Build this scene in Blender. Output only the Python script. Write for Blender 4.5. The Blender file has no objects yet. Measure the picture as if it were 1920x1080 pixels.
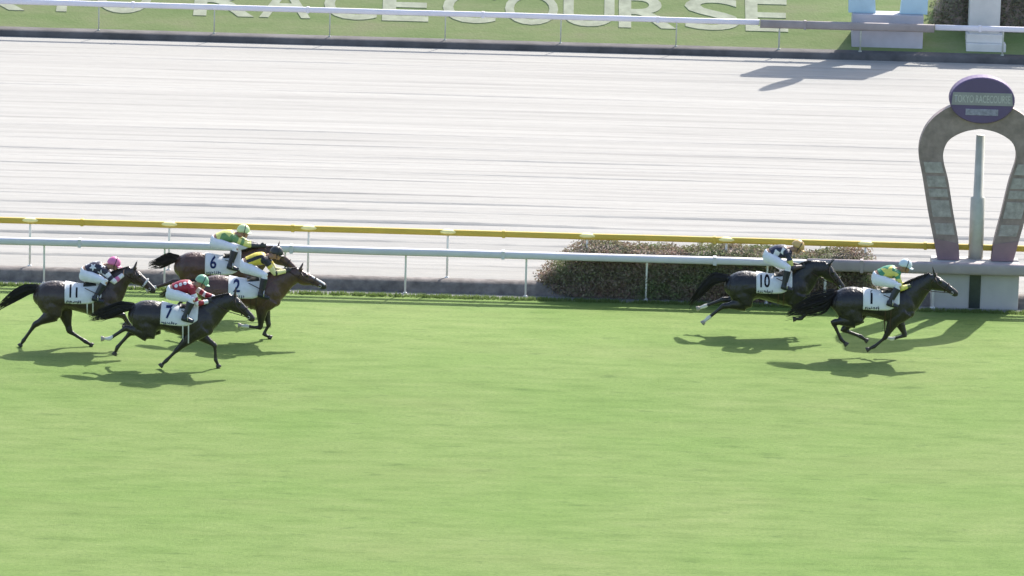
import bpy, bmesh, math, random
import numpy as np
from mathutils import Vector, Matrix
from mathutils.bvhtree import BVHTree

R = math.radians
SC = bpy.context.scene
COL = SC.collection
random.seed(7)
rng = np.random.default_rng(7)

# ------------------------------------------------------------------ camera, sky, sun, exposure
FPX, PITCH, ROLL, CAMH = 12600.0, R(11.5), R(1.6), 27.43
fwd = Vector((0, math.cos(PITCH), -math.sin(PITCH)))
r0 = Vector((1, 0, 0)); u0 = Vector((0, math.sin(PITCH), math.cos(PITCH)))
cr = math.cos(ROLL) * r0 + math.sin(ROLL) * u0
cu = math.cos(ROLL) * u0 - math.sin(ROLL) * r0
CAM = Vector((0, 0, CAMH))
cam = bpy.data.cameras.new('camera')
cam.sensor_width = 36.0; cam.lens = 36.0 * FPX / 1920.0
cam.clip_start = 1.0; cam.clip_end = 6000.0
camo = bpy.data.objects.new('camera', cam); COL.objects.link(camo)
m = Matrix((cr, cu, -fwd)).transposed().to_4x4(); m.translation = CAM
camo.matrix_world = m
SC.camera = camo

SUNV = Vector((0.5, 1.0, 1.0)).normalized()          # towards the sun: beyond the track, a little to the right
world = bpy.data.worlds.new('World'); SC.world = world; world.use_nodes = True
wn = world.node_tree.nodes; wl = world.node_tree.links
bg = wn['Background']; sky = wn.new('ShaderNodeTexSky'); sky.sky_type = 'NISHITA'; sky.sun_disc = False
sky.sun_elevation = math.asin(SUNV.z); sky.sun_rotation = math.atan2(SUNV.x, SUNV.y)
sky.air_density = 1.0; sky.dust_density = 2.2; sky.ozone_density = 0.8
wl.new(sky.outputs[0], bg.inputs[0]); bg.inputs[1].default_value = 0.145
sun = bpy.data.lights.new('sun', 'SUN'); sun.energy = 3.9; sun.angle = R(0.53); sun.color = (1.0, 0.945, 0.865)
suno = bpy.data.objects.new('sun', sun); COL.objects.link(suno)
suno.rotation_euler = (-SUNV).to_track_quat('-Z', 'Y').to_euler(); suno.location = (0, 130, 60)
SC.view_settings.view_transform = 'Standard'; SC.view_settings.look = 'None'
SC.view_settings.exposure = 1.05; SC.view_settings.gamma = 1.0
SC.view_settings.use_curve_mapping = False
SC.render.engine = 'CYCLES'
SC.cycles.max_bounces = 6; SC.cycles.use_denoising = True

# ------------------------------------------------------------------ photo geometry -> world points
def ray(px, py):
    return (fwd + cr * ((px - 960) / FPX) - cu * ((py - 540) / FPX))
def on_z(px, py, z=0.0):
    d = ray(px, py); return CAM + d * ((z - CAMH) / d.z)
def on_y(px, py, Y):
    d = ray(px, py); return CAM + d * (Y / d.y)
def on_plane(px, py, p, n):
    d = ray(px, py); return CAM + d * ((p - CAM).dot(n) / d.dot(n))

# ------------------------------------------------------------------ materials
def new_mat(name):
    mt = bpy.data.materials.new(name); mt.use_nodes = True
    nt = mt.node_tree; return mt, nt, nt.nodes['Principled BSDF']
def nd(nt, t, **kw):
    n = nt.nodes.new(t)
    for k, v in kw.items(): setattr(n, k, v)
    return n
def mapping(nt, scale, rot=0.0):
    tc = nd(nt, 'ShaderNodeTexCoord'); mp = nd(nt, 'ShaderNodeMapping')
    mp.inputs['Scale'].default_value = scale; mp.inputs['Rotation'].default_value = (0, 0, rot)
    nt.links.new(tc.outputs['Object'], mp.inputs[0]); return mp.outputs[0]
def noise(nt, vec, scale, detail=3.0, rough=0.55):
    n = nd(nt, 'ShaderNodeTexNoise'); n.inputs['Scale'].default_value = scale
    n.inputs['Detail'].default_value = detail; n.inputs['Roughness'].default_value = rough
    if vec is not None: nt.links.new(vec, n.inputs['Vector'])
    return n.outputs['Fac']
def ramp(nt, fac, stops):
    r = nd(nt, 'ShaderNodeValToRGB'); e = r.color_ramp.elements
    while len(e) < len(stops): e.new(0.5)
    for i, (p, c) in enumerate(stops):
        e[i].position = p; e[i].color = c if len(c) == 4 else (*c, 1)
    nt.links.new(fac, r.inputs[0]); return r.outputs[0]
def mix(nt, fac, a, b, mode='MIX'):
    x = nd(nt, 'ShaderNodeMix', data_type='RGBA', blend_type=mode)
    if isinstance(fac, float): x.inputs[0].default_value = fac
    else: nt.links.new(fac, x.inputs[0])
    for i, v in ((6, a), (7, b)):
        if isinstance(v, tuple): x.inputs[i].default_value = (*v, 1) if len(v) == 3 else v
        else: nt.links.new(v, x.inputs[i])
    return x.outputs[2]
def bump(nt, h, b, strength=0.5, dist=0.02):
    n = nd(nt, 'ShaderNodeBump'); n.inputs['Strength'].default_value = strength; n.inputs['Distance'].default_value = dist
    nt.links.new(h, n.inputs['Height']); nt.links.new(n.outputs[0], b.inputs['Normal'])

def plain(name, col, rough=0.6, var=0.15, scale=6.0, spec=0.4, bmp=0.0, metallic=0.0):
    mt, nt, b = new_mat(name)
    f = noise(nt, mapping(nt, (1, 1, 1)), scale, 5.0, 0.6)
    lo = tuple(c * (1 - var) for c in col); hi = tuple(min(1, c * (1 + var)) for c in col)
    nt.links.new(ramp(nt, f, [(0.3, lo), (0.7, hi)]), b.inputs['Base Color'])
    b.inputs['Roughness'].default_value = rough; b.inputs['Specular IOR Level'].default_value = spec
    b.inputs['Metallic'].default_value = metallic
    if bmp: bump(nt, noise(nt, mapping(nt, (1, 1, 1)), scale * 6, 4.0), b, bmp, 0.01)
    return mt

def turf_mat():
    mt, nt, b = new_mat('turf_grass')
    st = mapping(nt, (0.55, 1.5, 1.0))
    fine = mapping(nt, (2.2, 5.0, 1.0))
    f1 = noise(nt, st, 1.6, 4.0, 0.6); f2 = noise(nt, mapping(nt, (1, 1, 1)), 0.22, 3.0, 0.5); f3 = noise(nt, fine, 5.0, 4.0, 0.65)
    c1 = ramp(nt, f1, [(0.28, (0.100, 0.162, 0.037)), (0.50, (0.130, 0.197, 0.052)), (0.74, (0.155, 0.216, 0.066))])
    c2 = ramp(nt, f2, [(0.35, (0.90, 0.98, 0.84)), (0.65, (1.06, 1.02, 1.08))])
    c = mix(nt, 1.0, c1, c2, 'MULTIPLY')
    c3 = ramp(nt, f3, [(0.32, (0.70, 0.74, 0.68)), (0.50, (1.0, 1.0, 1.0)), (0.70, (1.18, 1.14, 1.12))])
    c = mix(nt, 0.8, c, c3, 'MULTIPLY')
    f5 = noise(nt, mapping(nt, (0.25, 0.8, 1.0)), 0.8, 5.0, 0.62)
    c = mix(nt, ramp(nt, f5, [(0.50, (0, 0, 0)), (0.80, (0.35, 0.35, 0.35))]), c, (0.160, 0.186, 0.068))
    f4 = noise(nt, mapping(nt, (0.9, 2.4, 1.0)), 1.5, 3.0, 0.55)
    c = mix(nt, 1.0, c, ramp(nt, f4, [(0.28, (0.72, 0.76, 0.72)), (0.38, (0.99, 0.99, 0.99)), (0.7, (1.02, 1.02, 1.02))]), 'MULTIPLY')
    nt.links.new(c, b.inputs['Base Color']); b.inputs['Roughness'].default_value = 0.9
    b.inputs['Specular IOR Level'].default_value = 0.15
    bump(nt, noise(nt, mapping(nt, (1, 2, 1)), 22.0, 4.0, 0.7), b, 0.55, 0.03)
    return mt
def bank_mat():
    mt, nt, b = new_mat('bank_grass')
    f1 = noise(nt, mapping(nt, (0.35, 1.4, 1.4)), 1.7, 5.0, 0.6); f2 = noise(nt, mapping(nt, (1, 1, 1)), 14.0, 4.0, 0.6)
    c1 = ramp(nt, f1, [(0.3, (0.150, 0.210, 0.078)), (0.55, (0.190, 0.232, 0.102)), (0.75, (0.218, 0.225, 0.125))])
    c = mix(nt, 0.7, c1, ramp(nt, f2, [(0.3, (0.88, 0.89, 0.86)), (0.7, (1.06, 1.06, 1.06))]), 'MULTIPLY')
    nt.links.new(c, b.inputs['Base Color']); b.inputs['Roughness'].default_value = 0.9
    b.inputs['Specular IOR Level'].default_value = 0.15
    bump(nt, f2, b, 0.25, 0.03); return mt
def sand_mat():
    mt, nt, b = new_mat('raked_sand')
    wide = noise(nt, mapping(nt, (0.012, 1.0, 1.0)), 0.9, 4.0, 0.6)
    thin = noise(nt, mapping(nt, (0.03, 1.0, 1.0)), 3.6, 4.0, 0.62)
    grain = noise(nt, mapping(nt, (0.35, 2.2, 1.0)), 7.0, 6.0, 0.75)
    c = ramp(nt, wide, [(0.3, (0.312, 0.306, 0.288)), (0.7, (0.365, 0.357, 0.335))])
    c = mix(nt, 1.0, c, ramp(nt, thin, [(0.28, (0.72, 0.72, 0.73)), (0.42, (0.95, 0.95, 0.95)), (0.7, (1.04, 1.04, 1.04))]), 'MULTIPLY')
    c = mix(nt, 0.6, c, ramp(nt, grain, [(0.3, (0.84, 0.84, 0.84)), (0.7, (1.06, 1.06, 1.06))]), 'MULTIPLY')
    nt.links.new(c, b.inputs['Base Color']); b.inputs['Roughness'].default_value = 0.95; b.inputs['Specular IOR Level'].default_value = 0.1
    bump(nt, grain, b, 0.35, 0.03); return mt
def leaf_mat(name, stops, trans=0.25):
    mt, nt, b = new_mat(name)
    g = nd(nt, 'ShaderNodeNewGeometry'); c = ramp(nt, g.outputs['Random Per Island'], stops)
    nt.links.new(c, b.inputs['Base Color']); b.inputs['Roughness'].default_value = 0.65; b.inputs['Specular IOR Level'].default_value = 0.3
    t = nd(nt, 'ShaderNodeBsdfTranslucent'); nt.links.new(c, t.inputs[0])
    mx = nd(nt, 'ShaderNodeMixShader'); mx.inputs[0].default_value = trans
    nt.links.new(b.outputs[0], mx.inputs[1]); nt.links.new(t.outputs[0], mx.inputs[2])
    nt.links.new(mx.outputs[0], nt.nodes['Material Output'].inputs[0]); return mt
def coat_mat(name, col, leg):
    # dark lower legs blend in with height (bay horses have black points)
    mt, nt, b = new_mat(name)
    tc = nd(nt, 'ShaderNodeTexCoord'); sp = nd(nt, 'ShaderNodeSeparateXYZ'); nt.links.new(tc.outputs['Object'], sp.inputs[0])
    mr = nd(nt, 'ShaderNodeMapRange'); mr.inputs[1].default_value = 0.45; mr.inputs[2].default_value = 0.8
    nt.links.new(sp.outputs[2], mr.inputs[0])
    f = noise(nt, mapping(nt, (1, 1, 1)), 3.5, 4.0, 0.6)
    c = ramp(nt, f, [(0.3, tuple(x * 0.75 for x in col)), (0.7, tuple(x * 1.25 for x in col))])
    c = mix(nt, mr.outputs[0], leg, c)
    nt.links.new(c, b.inputs['Base Color']); b.inputs['Roughness'].default_value = 0.34
    b.inputs['Specular IOR Level'].default_value = 0.38
    b.inputs['Coat Weight'].default_value = 0.25; b.inputs['Coat Roughness'].default_value = 0.22
    bump(nt, noise(nt, mapping(nt, (1.3, 1, 0.8)), 5.0, 5.0, 0.6), b, 0.7, 0.07)
    return mt
MATS = {}
def M(name, *a, **k):
    if name not in MATS: MATS[name] = plain(name, *a, **k)
    return MATS[name]

# ------------------------------------------------------------------ mesh helpers
def link(name, mesh, parent=None, loc=None):
    o = bpy.data.objects.new(name, mesh); COL.objects.link(o)
    if parent is not None: o.parent = parent
    if loc is not None: o.location = loc
    return o
def meshd(name, V, F, mats=(), smooth=True):
    me = bpy.data.meshes.new(name); me.from_pydata([tuple(v) for v in V], [], F); me.update()
    for mt in mats: me.materials.append(mt)
    if smooth: me.polygons.foreach_set('use_smooth', [True] * len(me.polygons))
    return me
def mk(name, V, F, mat, parent=None, smooth=True, loc=None):
    return link(name, meshd(name, V, F, [mat] if not isinstance(mat, (list, tuple)) else mat, smooth), parent, loc)
def tag(o, label=None, cat=None, group=None, kind=None):
    if label: o['label'] = label
    if cat: o['category'] = cat
    if group: o['group'] = group
    if kind: o['kind'] = kind
    return o
def empty(name, loc):
    o = bpy.data.objects.new(name, None); COL.objects.link(o); o.location = loc; o.empty_display_size = 0.2; return o

def loft(V, F, secs, side=(0, 1, 0), n=14):
    side = Vector(side); base = len(V); cs = [Vector(s[0]) for s in secs]; k = len(cs)
    for i in range(k):
        t = (cs[min(i + 1, k - 1)] - cs[max(i - 1, 0)])
        t = t.normalized() if t.length > 1e-9 else Vector((1, 0, 0))
        s = side - t * side.dot(t)
        if s.length < 1e-3: s = Vector((1, 0.1, 0)) - t * Vector((1, 0.1, 0)).dot(t)
        s.normalize(); u = t.cross(s)
        for j in range(n):
            a = 2 * math.pi * j / n
            V.append(cs[i] + s * (math.cos(a) * secs[i][1]) + u * (math.sin(a) * secs[i][2]))
    for i in range(k - 1):
        for j in range(n):
            a = base + i * n + j; b = base + i * n + (j + 1) % n
            F.append((a, b, b + n, a + n))
    V.append(cs[0]); V.append(cs[-1]); c0, c1 = len(V) - 2, len(V) - 1
    for j in range(n):
        F.append((base + (j + 1) % n, base + j, c0))
        F.append((base + (k - 1) * n + j, base + (k - 1) * n + (j + 1) % n, c1))
def ball(V, F, c, rx, ry, rz, n=12, m_=8, axis=None):
    c = Vector(c); base = len(V)
    q = axis if axis is not None else Matrix.Identity(3)
    V.append(c + q @ Vector((0, 0, rz)))
    for i in range(1, m_):
        p = math.pi * i / m_
        for j in range(n):
            a = 2 * math.pi * j / n
            V.append(c + q @ Vector((rx * math.sin(p) * math.cos(a), ry * math.sin(p) * math.sin(a), rz * math.cos(p))))
    V.append(c + q @ Vector((0, 0, -rz))); last = len(V) - 1
    for j in range(n): F.append((base, base + 1 + j, base + 1 + (j + 1) % n))
    for i in range(m_ - 2):
        for j in range(n):
            a = base + 1 + i * n + j; b = base + 1 + i * n + (j + 1) % n
            F.append((a, a + n, b + n, b))
    o = base + 1 + (m_ - 2) * n
    for j in range(n): F.append((last, o + (j + 1) % n, o + j))
def tube(V, F, pts, r, n=6):
    rr = r if isinstance(r, (list, tuple)) else [r] * len(pts)
    loft(V, F, [(p, x, x) for p, x in zip(pts, rr)], (0.13, 1, 0.21), n)
def box(V, F, c, sx, sy, sz, ch=0.0):
    """box of full size sx,sy,sz round c, its edges chamfered by ch"""
    bm = bmesh.new(); bmesh.ops.create_cube(bm, size=1.0)
    for v in bm.verts: v.co = Vector((v.co.x * sx, v.co.y * sy, v.co.z * sz)) + Vector(c)
    if ch: bmesh.ops.bevel(bm, geom=bm.edges[:], offset=ch, segments=2, affect='EDGES', profile=0.6)
    base = len(V); bm.verts.index_update()
    for v in bm.verts: V.append(v.co.copy())
    for f in bm.faces: F.append(tuple(base + v.index for v in f.verts))
    bm.free()
def spline(pts, k=4):
    """Catmull-Rom through rows of numbers"""
    P = [np.array(p, float) for p in pts]; out = []
    for i in range(len(P) - 1):
        a, b, c, d = P[max(i - 1, 0)], P[i], P[i + 1], P[min(i + 2, len(P) - 1)]
        for j in range(k):
            t = j / k
            out.append(0.5 * ((2 * b) + (c - a) * t + (2 * a - 5 * b + 4 * c - d) * t * t + (3 * b - a - 3 * c + d) * t ** 3))
    out.append(P[-1]); return out
def fuse(V, F, voxel, smooth=4):
    """one continuous skin over overlapping volumes"""
    me = meshd('tmp', V, F); o = link('tmp', me)
    md = o.modifiers.new('r', 'REMESH'); md.mode = 'VOXEL'; md.voxel_size = voxel; md.use_smooth_shade = True
    if smooth:
        ms = o.modifiers.new('s', 'SMOOTH'); ms.factor = 0.5; ms.iterations = smooth
    dg = bpy.context.evaluated_depsgraph_get(); dg.update()
    out = bpy.data.meshes.new_from_object(o.evaluated_get(dg), depsgraph=dg)
    out.materials.clear()
    bpy.data.objects.remove(o); bpy.data.meshes.remove(me)
    out.polygons.foreach_set('use_smooth', [True] * len(out.polygons))
    return out
def text_mesh(s, size=1.0, offset=0.0, extrude=0.0, bevel=0.0, res=4):
    c = bpy.data.curves.new('t', 'FONT'); c.body = s; c.size = size; c.offset = offset; c.extrude = extrude; c.resolution_u = res
    c.bevel_depth = bevel; c.bevel_resolution = 1
    o = link('t', c); dg = bpy.context.evaluated_depsgraph_get(); dg.update()
    me = bpy.data.meshes.new_from_object(o.evaluated_get(dg), depsgraph=dg)
    bpy.data.objects.remove(o); bpy.data.curves.remove(c); return me
def centers(me):
    a = np.empty(len(me.polygons) * 3); me.polygons.foreach_get('center', a); return a.reshape(-1, 3)
def two_bone(a, c, l1, l2, bend):
    d = c - a; L = d.length
    if L > (l1 + l2) * 0.985: c = a + d.normalized() * (l1 + l2) * 0.985; d = c - a; L = d.length
    n = d.normalized(); x = (l1 * l1 - l2 * l2 + L * L) / (2 * L); h = math.sqrt(max(0, l1 * l1 - x * x))
    p = bend - n * bend.dot(n); p.normalize()
    return a + n * x + p * h, c

# ------------------------------------------------------------------ setting: turf, kerbs, sand track, bank
YE = on_z(1000, 562).y                 # far edge of the turf
ZS = 0.24                              # level of the sand behind the low bank
YW = YE + 0.38                         # face of the low bank
YF = on_z(960, 95, ZS).y               # foot of the far kerb
YK = YF + 0.02
SLOPE = R(25)
BX = 420.0
turf_m, bank_m, sand_m = turf_mat(), bank_mat(), sand_mat()

def strip(name, prof, mat, x0=-BX, x1=BX, cuts=60, jitter=0.0):
    V, F = [], []
    k = len(prof); xs = np.concatenate([np.linspace(x0, -16, 8)[:-1], np.linspace(-16, 16, cuts), np.linspace(16, x1, 8)[1:]])
    for x in xs:
        for (y, z) in prof:
            V.append(Vector((x, y + (random.uniform(-jitter, jitter)), z + random.uniform(-jitter, jitter) * 0.5)))
    for i in range(len(xs) - 1):
        for j in range(k - 1):
            a = i * k + j; F.append((a, a + k, a + k + 1, a + 1))
    o = mk(name, V, F, mat); o['kind'] = 'structure'; return o
strip('turf_track', [(-400, 0), (60, 0), (100, 0), (115, 0), (125, 0), (YE, 0.0), (YE + 0.06, -0.03)], turf_m)
strip('gutter', [(YE - 0.02, -0.02), (YE + 0.05, 0.004), (YW + 0.02, 0.004)], M('gutter_concrete', (0.22, 0.22, 0.215), 0.85, 0.35, 2.0, bmp=0.2))
strip('earth_bank', [(YW, 0.0), (YW + 0.03, 0.10), (YW + 0.06, 0.19), (YW + 0.14, ZS + 0.012), (YW + 0.30, ZS + 0.016), (YW + 0.5, ZS - 0.01)],
      M('dark_earth', (0.165, 0.15, 0.142), 0.95, 0.4, 5.0, bmp=0.4), jitter=0.008, cuts=220)
strip('sand_track', [(YW + 0.2, ZS - 0.03), (YW + 0.36, ZS), (YW + 8, ZS), (YF - 6, ZS), (YF + 0.1, ZS)], sand_m)
strip('far_kerb', [(YK, ZS - 0.02), (YK + 0.02, ZS + 0.11), (YK + 0.05, ZS + 0.15), (YK + 0.14, ZS + 0.17), (YK + 0.42, ZS + 0.18)],
      M('kerb_concrete', (0.105, 0.10, 0.10), 0.9, 0.35, 1.6, bmp=0.25), jitter=0.004, cuts=120)
BP = Vector((0, YK + 0.40, ZS + 0.17)); BL = 9.0
BT = (BP.y + BL * math.cos(SLOPE), BP.z + BL * math.sin(SLOPE))
strip('grass_bank', [(BP.y, BP.z), (BP.y + 2 * math.cos(SLOPE), BP.z + 2 * math.sin(SLOPE)), BT], bank_m)
strip('infield', [BT, (BT[0] + 10, BT[1] + 0.3), (900, BT[1] + 0.2), (3000, BT[1])], bank_m, -2500, 2500)
BN = Vector((0, -math.sin(SLOPE), math.cos(SLOPE)))

# thin raised ridges of sand, wavering slightly, along the track
def sand_ridge(px, py, w, h):
    p = on_z(px, py, ZS); V, F = [], []
    xs = np.linspace(-40, 40, 260); ph = random.uniform(0, 6)
    for x in xs:
        wob = 0.03 * math.sin(x * 0.35 + ph) + 0.02 * math.sin(x * 1.1 + ph * 2) + random.uniform(-0.006, 0.006)
        hh = h * (0.65 + 0.35 * math.sin(x * 0.5 + ph * 3) + random.uniform(-0.15, 0.15))
        for (dy, dz) in ((-w, -0.006), (-w * 0.15, hh), (w * 0.2, hh), (w, -0.006)):
            V.append(Vector((x, p.y + wob + dy, ZS + dz)))
    for i in range(len(xs) - 1):
        for j in range(3): a = i * 4 + j; F.append((a, a + 4, a + 5, a + 1))
    return V, F
fv, ff = [], []
for (py, w, h) in ((402, 0.10, 0.05), (424, 0.10, 0.06), (460, 0.09, 0.06), (501, 0.10, 0.05), (386, 0.08, 0.03), (371, 0.06, 0.02), (330, 0.06, 0.02), (302, 0.08, 0.025),
                   (258, 0.08, 0.02), (182, 0.10, 0.02), (345, 0.05, 0.015), (128, 0.10, 0.02), (282, 0.05, 0.015), (315, 0.05, 0.012)):
    v, f = sand_ridge(960, py, w, h); b_ = len(fv); fv += v; ff += [tuple(i + b_ for i in q) for q in f]
tag(mk('sand_ridges', fv, ff, sand_m), 'thin raised ridges of pale sand along the track', 'sand', kind='stuff')

# ------------------------------------------------------------------ short tufts and divots in the turf
def tufts():
    V, F = [], []
    def clump(x, y, nb, hgt, spr):
        for _ in range(nb):
            a = random.uniform(0, 6.283); r = random.uniform(0, spr)
            bx_, by_ = x + r * math.cos(a) * 2.2, y + r * math.sin(a); w = random.uniform(0.006, 0.012)
            lx, ly = random.uniform(-0.03, 0.03), random.uniform(-0.03, 0.03); h = hgt * random.uniform(0.6, 1.2)
            i = len(V); V.extend([Vector((bx_ - w, by_, -0.004)), Vector((bx_ + w, by_, -0.004)), Vector((bx_ + lx, by_ + ly, h))]); F.append((i, i + 1, i + 2))
    for _ in range(1500):
        clump(random.uniform(-13, 13), YE + random.uniform(-0.12, 0.06), 7, 0.075, 0.05)
    return V, F
tv, tf = tufts()
tag(mk('grass_tufts', tv, tf, leaf_mat('tuft_leaf', [(0.0, (0.10, 0.155, 0.042)), (0.5, (0.135, 0.195, 0.06)), (1.0, (0.17, 0.22, 0.08))], 0.45), smooth=False),
    'longer tufts of green grass along the edge of the turf', 'grass', kind='stuff')

# ------------------------------------------------------------------ rails
def rail(name, label, Y, zc, zg, th, dp, x0, x1, mat, spacing, phase, post_mat, post_r, lean=0.0, sleeve=None, group=None):
    t = empty(name, (0, Y, zg)); tag(t, label, 'rail', group)
    V, F = [], []
    prof = []
    for j in range(12):
        a = 2 * math.pi * j / 12 + math.pi / 12
        cx, cz = math.cos(a), math.sin(a)
        prof.append((dp / 2 * math.copysign(abs(cx) ** 0.55, cx), th / 2 * math.copysign(abs(cz) ** 0.55, cz)))
    xs = np.linspace(x0, x1, max(2, int((x1 - x0) / 1.4)))
    for x in xs:
        sag = random.uniform(-0.004, 0.004)
        for (y, z) in prof: V.append(Vector((x, y, zc - zg + z + sag)))
    n = 12
    for i in range(len(xs) - 1):
        for j in range(n): a = i * n + j; b = i * n + (j + 1) % n; F.append((a, b, b + n, a + n))
    F.append(tuple(range(n))[::-1]); F.append(tuple(range((len(xs) - 1) * n, len(xs) * n)))
    mk('rail_beam', V, F, mat, t)
    V, F = [], []
    tube(V, F, [Vector((0, lean, 0)), Vector((0, lean, (zc - zg) * 0.55)), Vector((0, lean * 0.5, (zc - zg) * 0.85)), Vector((0, dp * 0.3, zc - zg))], post_r, 8)
    loft(V, F, [(Vector((0, lean, -0.01)), post_r * 2, post_r * 2), (Vector((0, lean, 0.03)), post_r * 1.8, post_r * 1.8)], n=8)
    pm = meshd('rail_post', V, F, [post_mat])
    sm = None
    if sleeve is not None:
        V, F = [], []; ball(V, F, (0, 0, zc - zg + 0.018), 0.21, dp / 2 + 0.035, th * 0.42, 16, 8); sm = meshd('rail_sleeve', V, F, [sleeve])
    V, F = [], []; box(V, F, (0, 0, zc - zg), 0.07, dp + 0.022, th + 0.022, 0.012); jm_ = meshd('rail_joint', V, F, [mat], False)
    xx = x0 + 1.1
    while xx < x1 - 0.2:
        link('rail_joint', jm_, t, (xx, 0, 0)); xx += 4.3
    x = phase
    while x - spacing > x0: x -= spacing
    while x < x1:
        if x > x0: link('rail_post', pm, t, (x, 0, 0))
        if sm is not None and x > x0: link('rail_sleeve', sm, t, (x, 0, 0))
        x += spacing
    return t
white_m = M('rail_white', (0.56, 0.55, 0.58), 0.45, 0.06, 3.0)
YR = YE + 0.16
xj = on_y(1512, 495, YR).x
zr = on_y(1000, 479, YR).z
rail('running_rail', 'white turf rail running in front of the hedge and behind the horses', YR, zr, 0.0, 0.15, 0.18, -40, xj, white_m,
     2.45, on_y(760, 520, YR).x, M('post_grey', (0.74, 0.73, 0.71), 0.5, 0.1, 4.0), 0.021, 0.10)
rail('running_rail', 'dark grey padded rail section in front of the horseshoe finish post', YR - 0.01, zr - 0.025, 0.0, 0.245, 0.16, xj + 0.02, 14.0,
     M('pad_grey', (0.34, 0.29, 0.295), 0.75, 0.12, 2.0), 2.2, xj + 0.4, M('post_grey', (0.42, 0.43, 0.43)), 0.03, 0.12)
YY = YW + 0.42
zy = on_y(840, 436, YY).z
rail('running_rail', 'yellow rail with pale bright brackets along the near side of the sand track', YY, zy, ZS, 0.125, 0.11, -40, 40,
     M('rail_yellow', (0.50, 0.36, 0.05), 0.5, 0.08, 2.0), 2.84, on_y(840, 436, YY).x, M('post_pale', (0.78, 0.76, 0.72), 0.55, 0.1, 4.0), 0.024, 0.0,
     sleeve=M('sleeve_yellow', (0.86, 0.76, 0.34), 0.45, 0.06, 4.0))
YB = YK + 0.2
zb = on_y(960, 29, YB).z
xb = on_y(1424, 40, YB).x; xb2 = on_y(1752, 50, YB).x
lav = M('rail_lavender', (0.70, 0.68, 0.74), 0.5, 0.05, 2.0)
rail('running_rail', 'pale lavender white rail in front of the big bank letters', YB, zb, ZS + 0.17, 0.135, 0.10, -45, xb, lav, 2.84, on_y(618, 60, YB).x,
     M('post_slim', (0.50, 0.52, 0.46), 0.5), 0.016, 0.05)
rail('running_rail', 'dull brown grey rail section in front of the light blue finish post', YB - 0.01, zb - 0.03, ZS + 0.17, 0.20, 0.12, xb + 0.02, xb2,
     M('pad_brown', (0.33, 0.29, 0.28), 0.75, 0.2, 1.5), 2.0, xb + 0.5, M('post_slim', (0.50, 0.52, 0.46)), 0.022, 0.05)
rail('running_rail', 'short pale rail section at the top right, past the light blue post', YB, zb, ZS + 0.17, 0.135, 0.10, xb2 + 0.02, 45, lav, 2.84, xb2 + 1.7,
     M('post_slim', (0.50, 0.52, 0.46)), 0.022, 0.05)

# ------------------------------------------------------------------ letters on the far bank
letter_m = plain('letter_pale', (0.345, 0.365, 0.265), 0.9, 0.2, 3.0, 0.2, bmp=0.15)
LET = [('K', -62, 46, 'cut by the left edge'), ('Y', 62, 168, 'left of the first O'), ('O', 178, 282, 'ending the first word'), ('R', 362, 476, 'starting the second word'),
       ('A', 486, 582, 'between R and C'), ('C', 606, 706, 'first of two'), ('E', 716, 803, 'between the two Cs'), ('C', 829, 929, 'second of two'),
       ('O', 946, 1046, 'second of two, in the middle'), ('U', 1056, 1152, 'after the second O'), ('R', 1160, 1268, 'second of two, after U'),
       ('S', 1284, 1388, 'next to the last letter'), ('E', 1398, 1478, 'last of the row, beside the dark rail section')]
bu = Vector((0, math.cos(SLOPE), math.sin(SLOPE)))
for ch, x0, x1, where in LET:
    by = 57 + (x0 + x1) / 2 * 0.0285 - 1400 * 0.0285
    a = on_plane(x0, by, BP, BN); b = on_plane(x1, by, BP, BN); w = b.x - a.x
    me = text_mesh(ch, 1.0, 0.012, 0.0, 0.0, 5)
    co = np.array([v.co[:] for v in me.vertices]); mn, mxx = co.min(0), co.max(0)
    H = 1.42
    V = [Vector(((c[0] - mn[0]) / (mxx[0] - mn[0]) * w - w / 2, (c[1] - mn[1]) / (mxx[1] - mn[1]) * H, 0)) for c in co]
    bm = bmesh.new(); bm.from_mesh(me)
    for v, c in zip(bm.verts, V): v.co = c
    r_ = bmesh.ops.extrude_face_region(bm, geom=bm.faces[:])
    for e in r_['geom']:
        if isinstance(e, bmesh.types.BMVert): e.co.z += 0.032
    for v in bm.verts:
        v.co = Vector((v.co.x, 0, 0)) + bu * v.co.y + BN * (v.co.z - 0.02)
    bmesh.ops.recalc_face_normals(bm, faces=bm.faces[:])
    bm.to_mesh(me); bm.free(); me.polygons.foreach_set('use_smooth', [False] * len(me.polygons)); me.name = 'bank_letter'; me.materials.append(letter_m)
    o = link('bank_letter', me, None, ((a.x + b.x) / 2, a.y, a.z))
    tag(o, 'pale letter %s on the grass bank, %s' % (ch, where), 'letter', 'letters on the grass bank')

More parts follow.
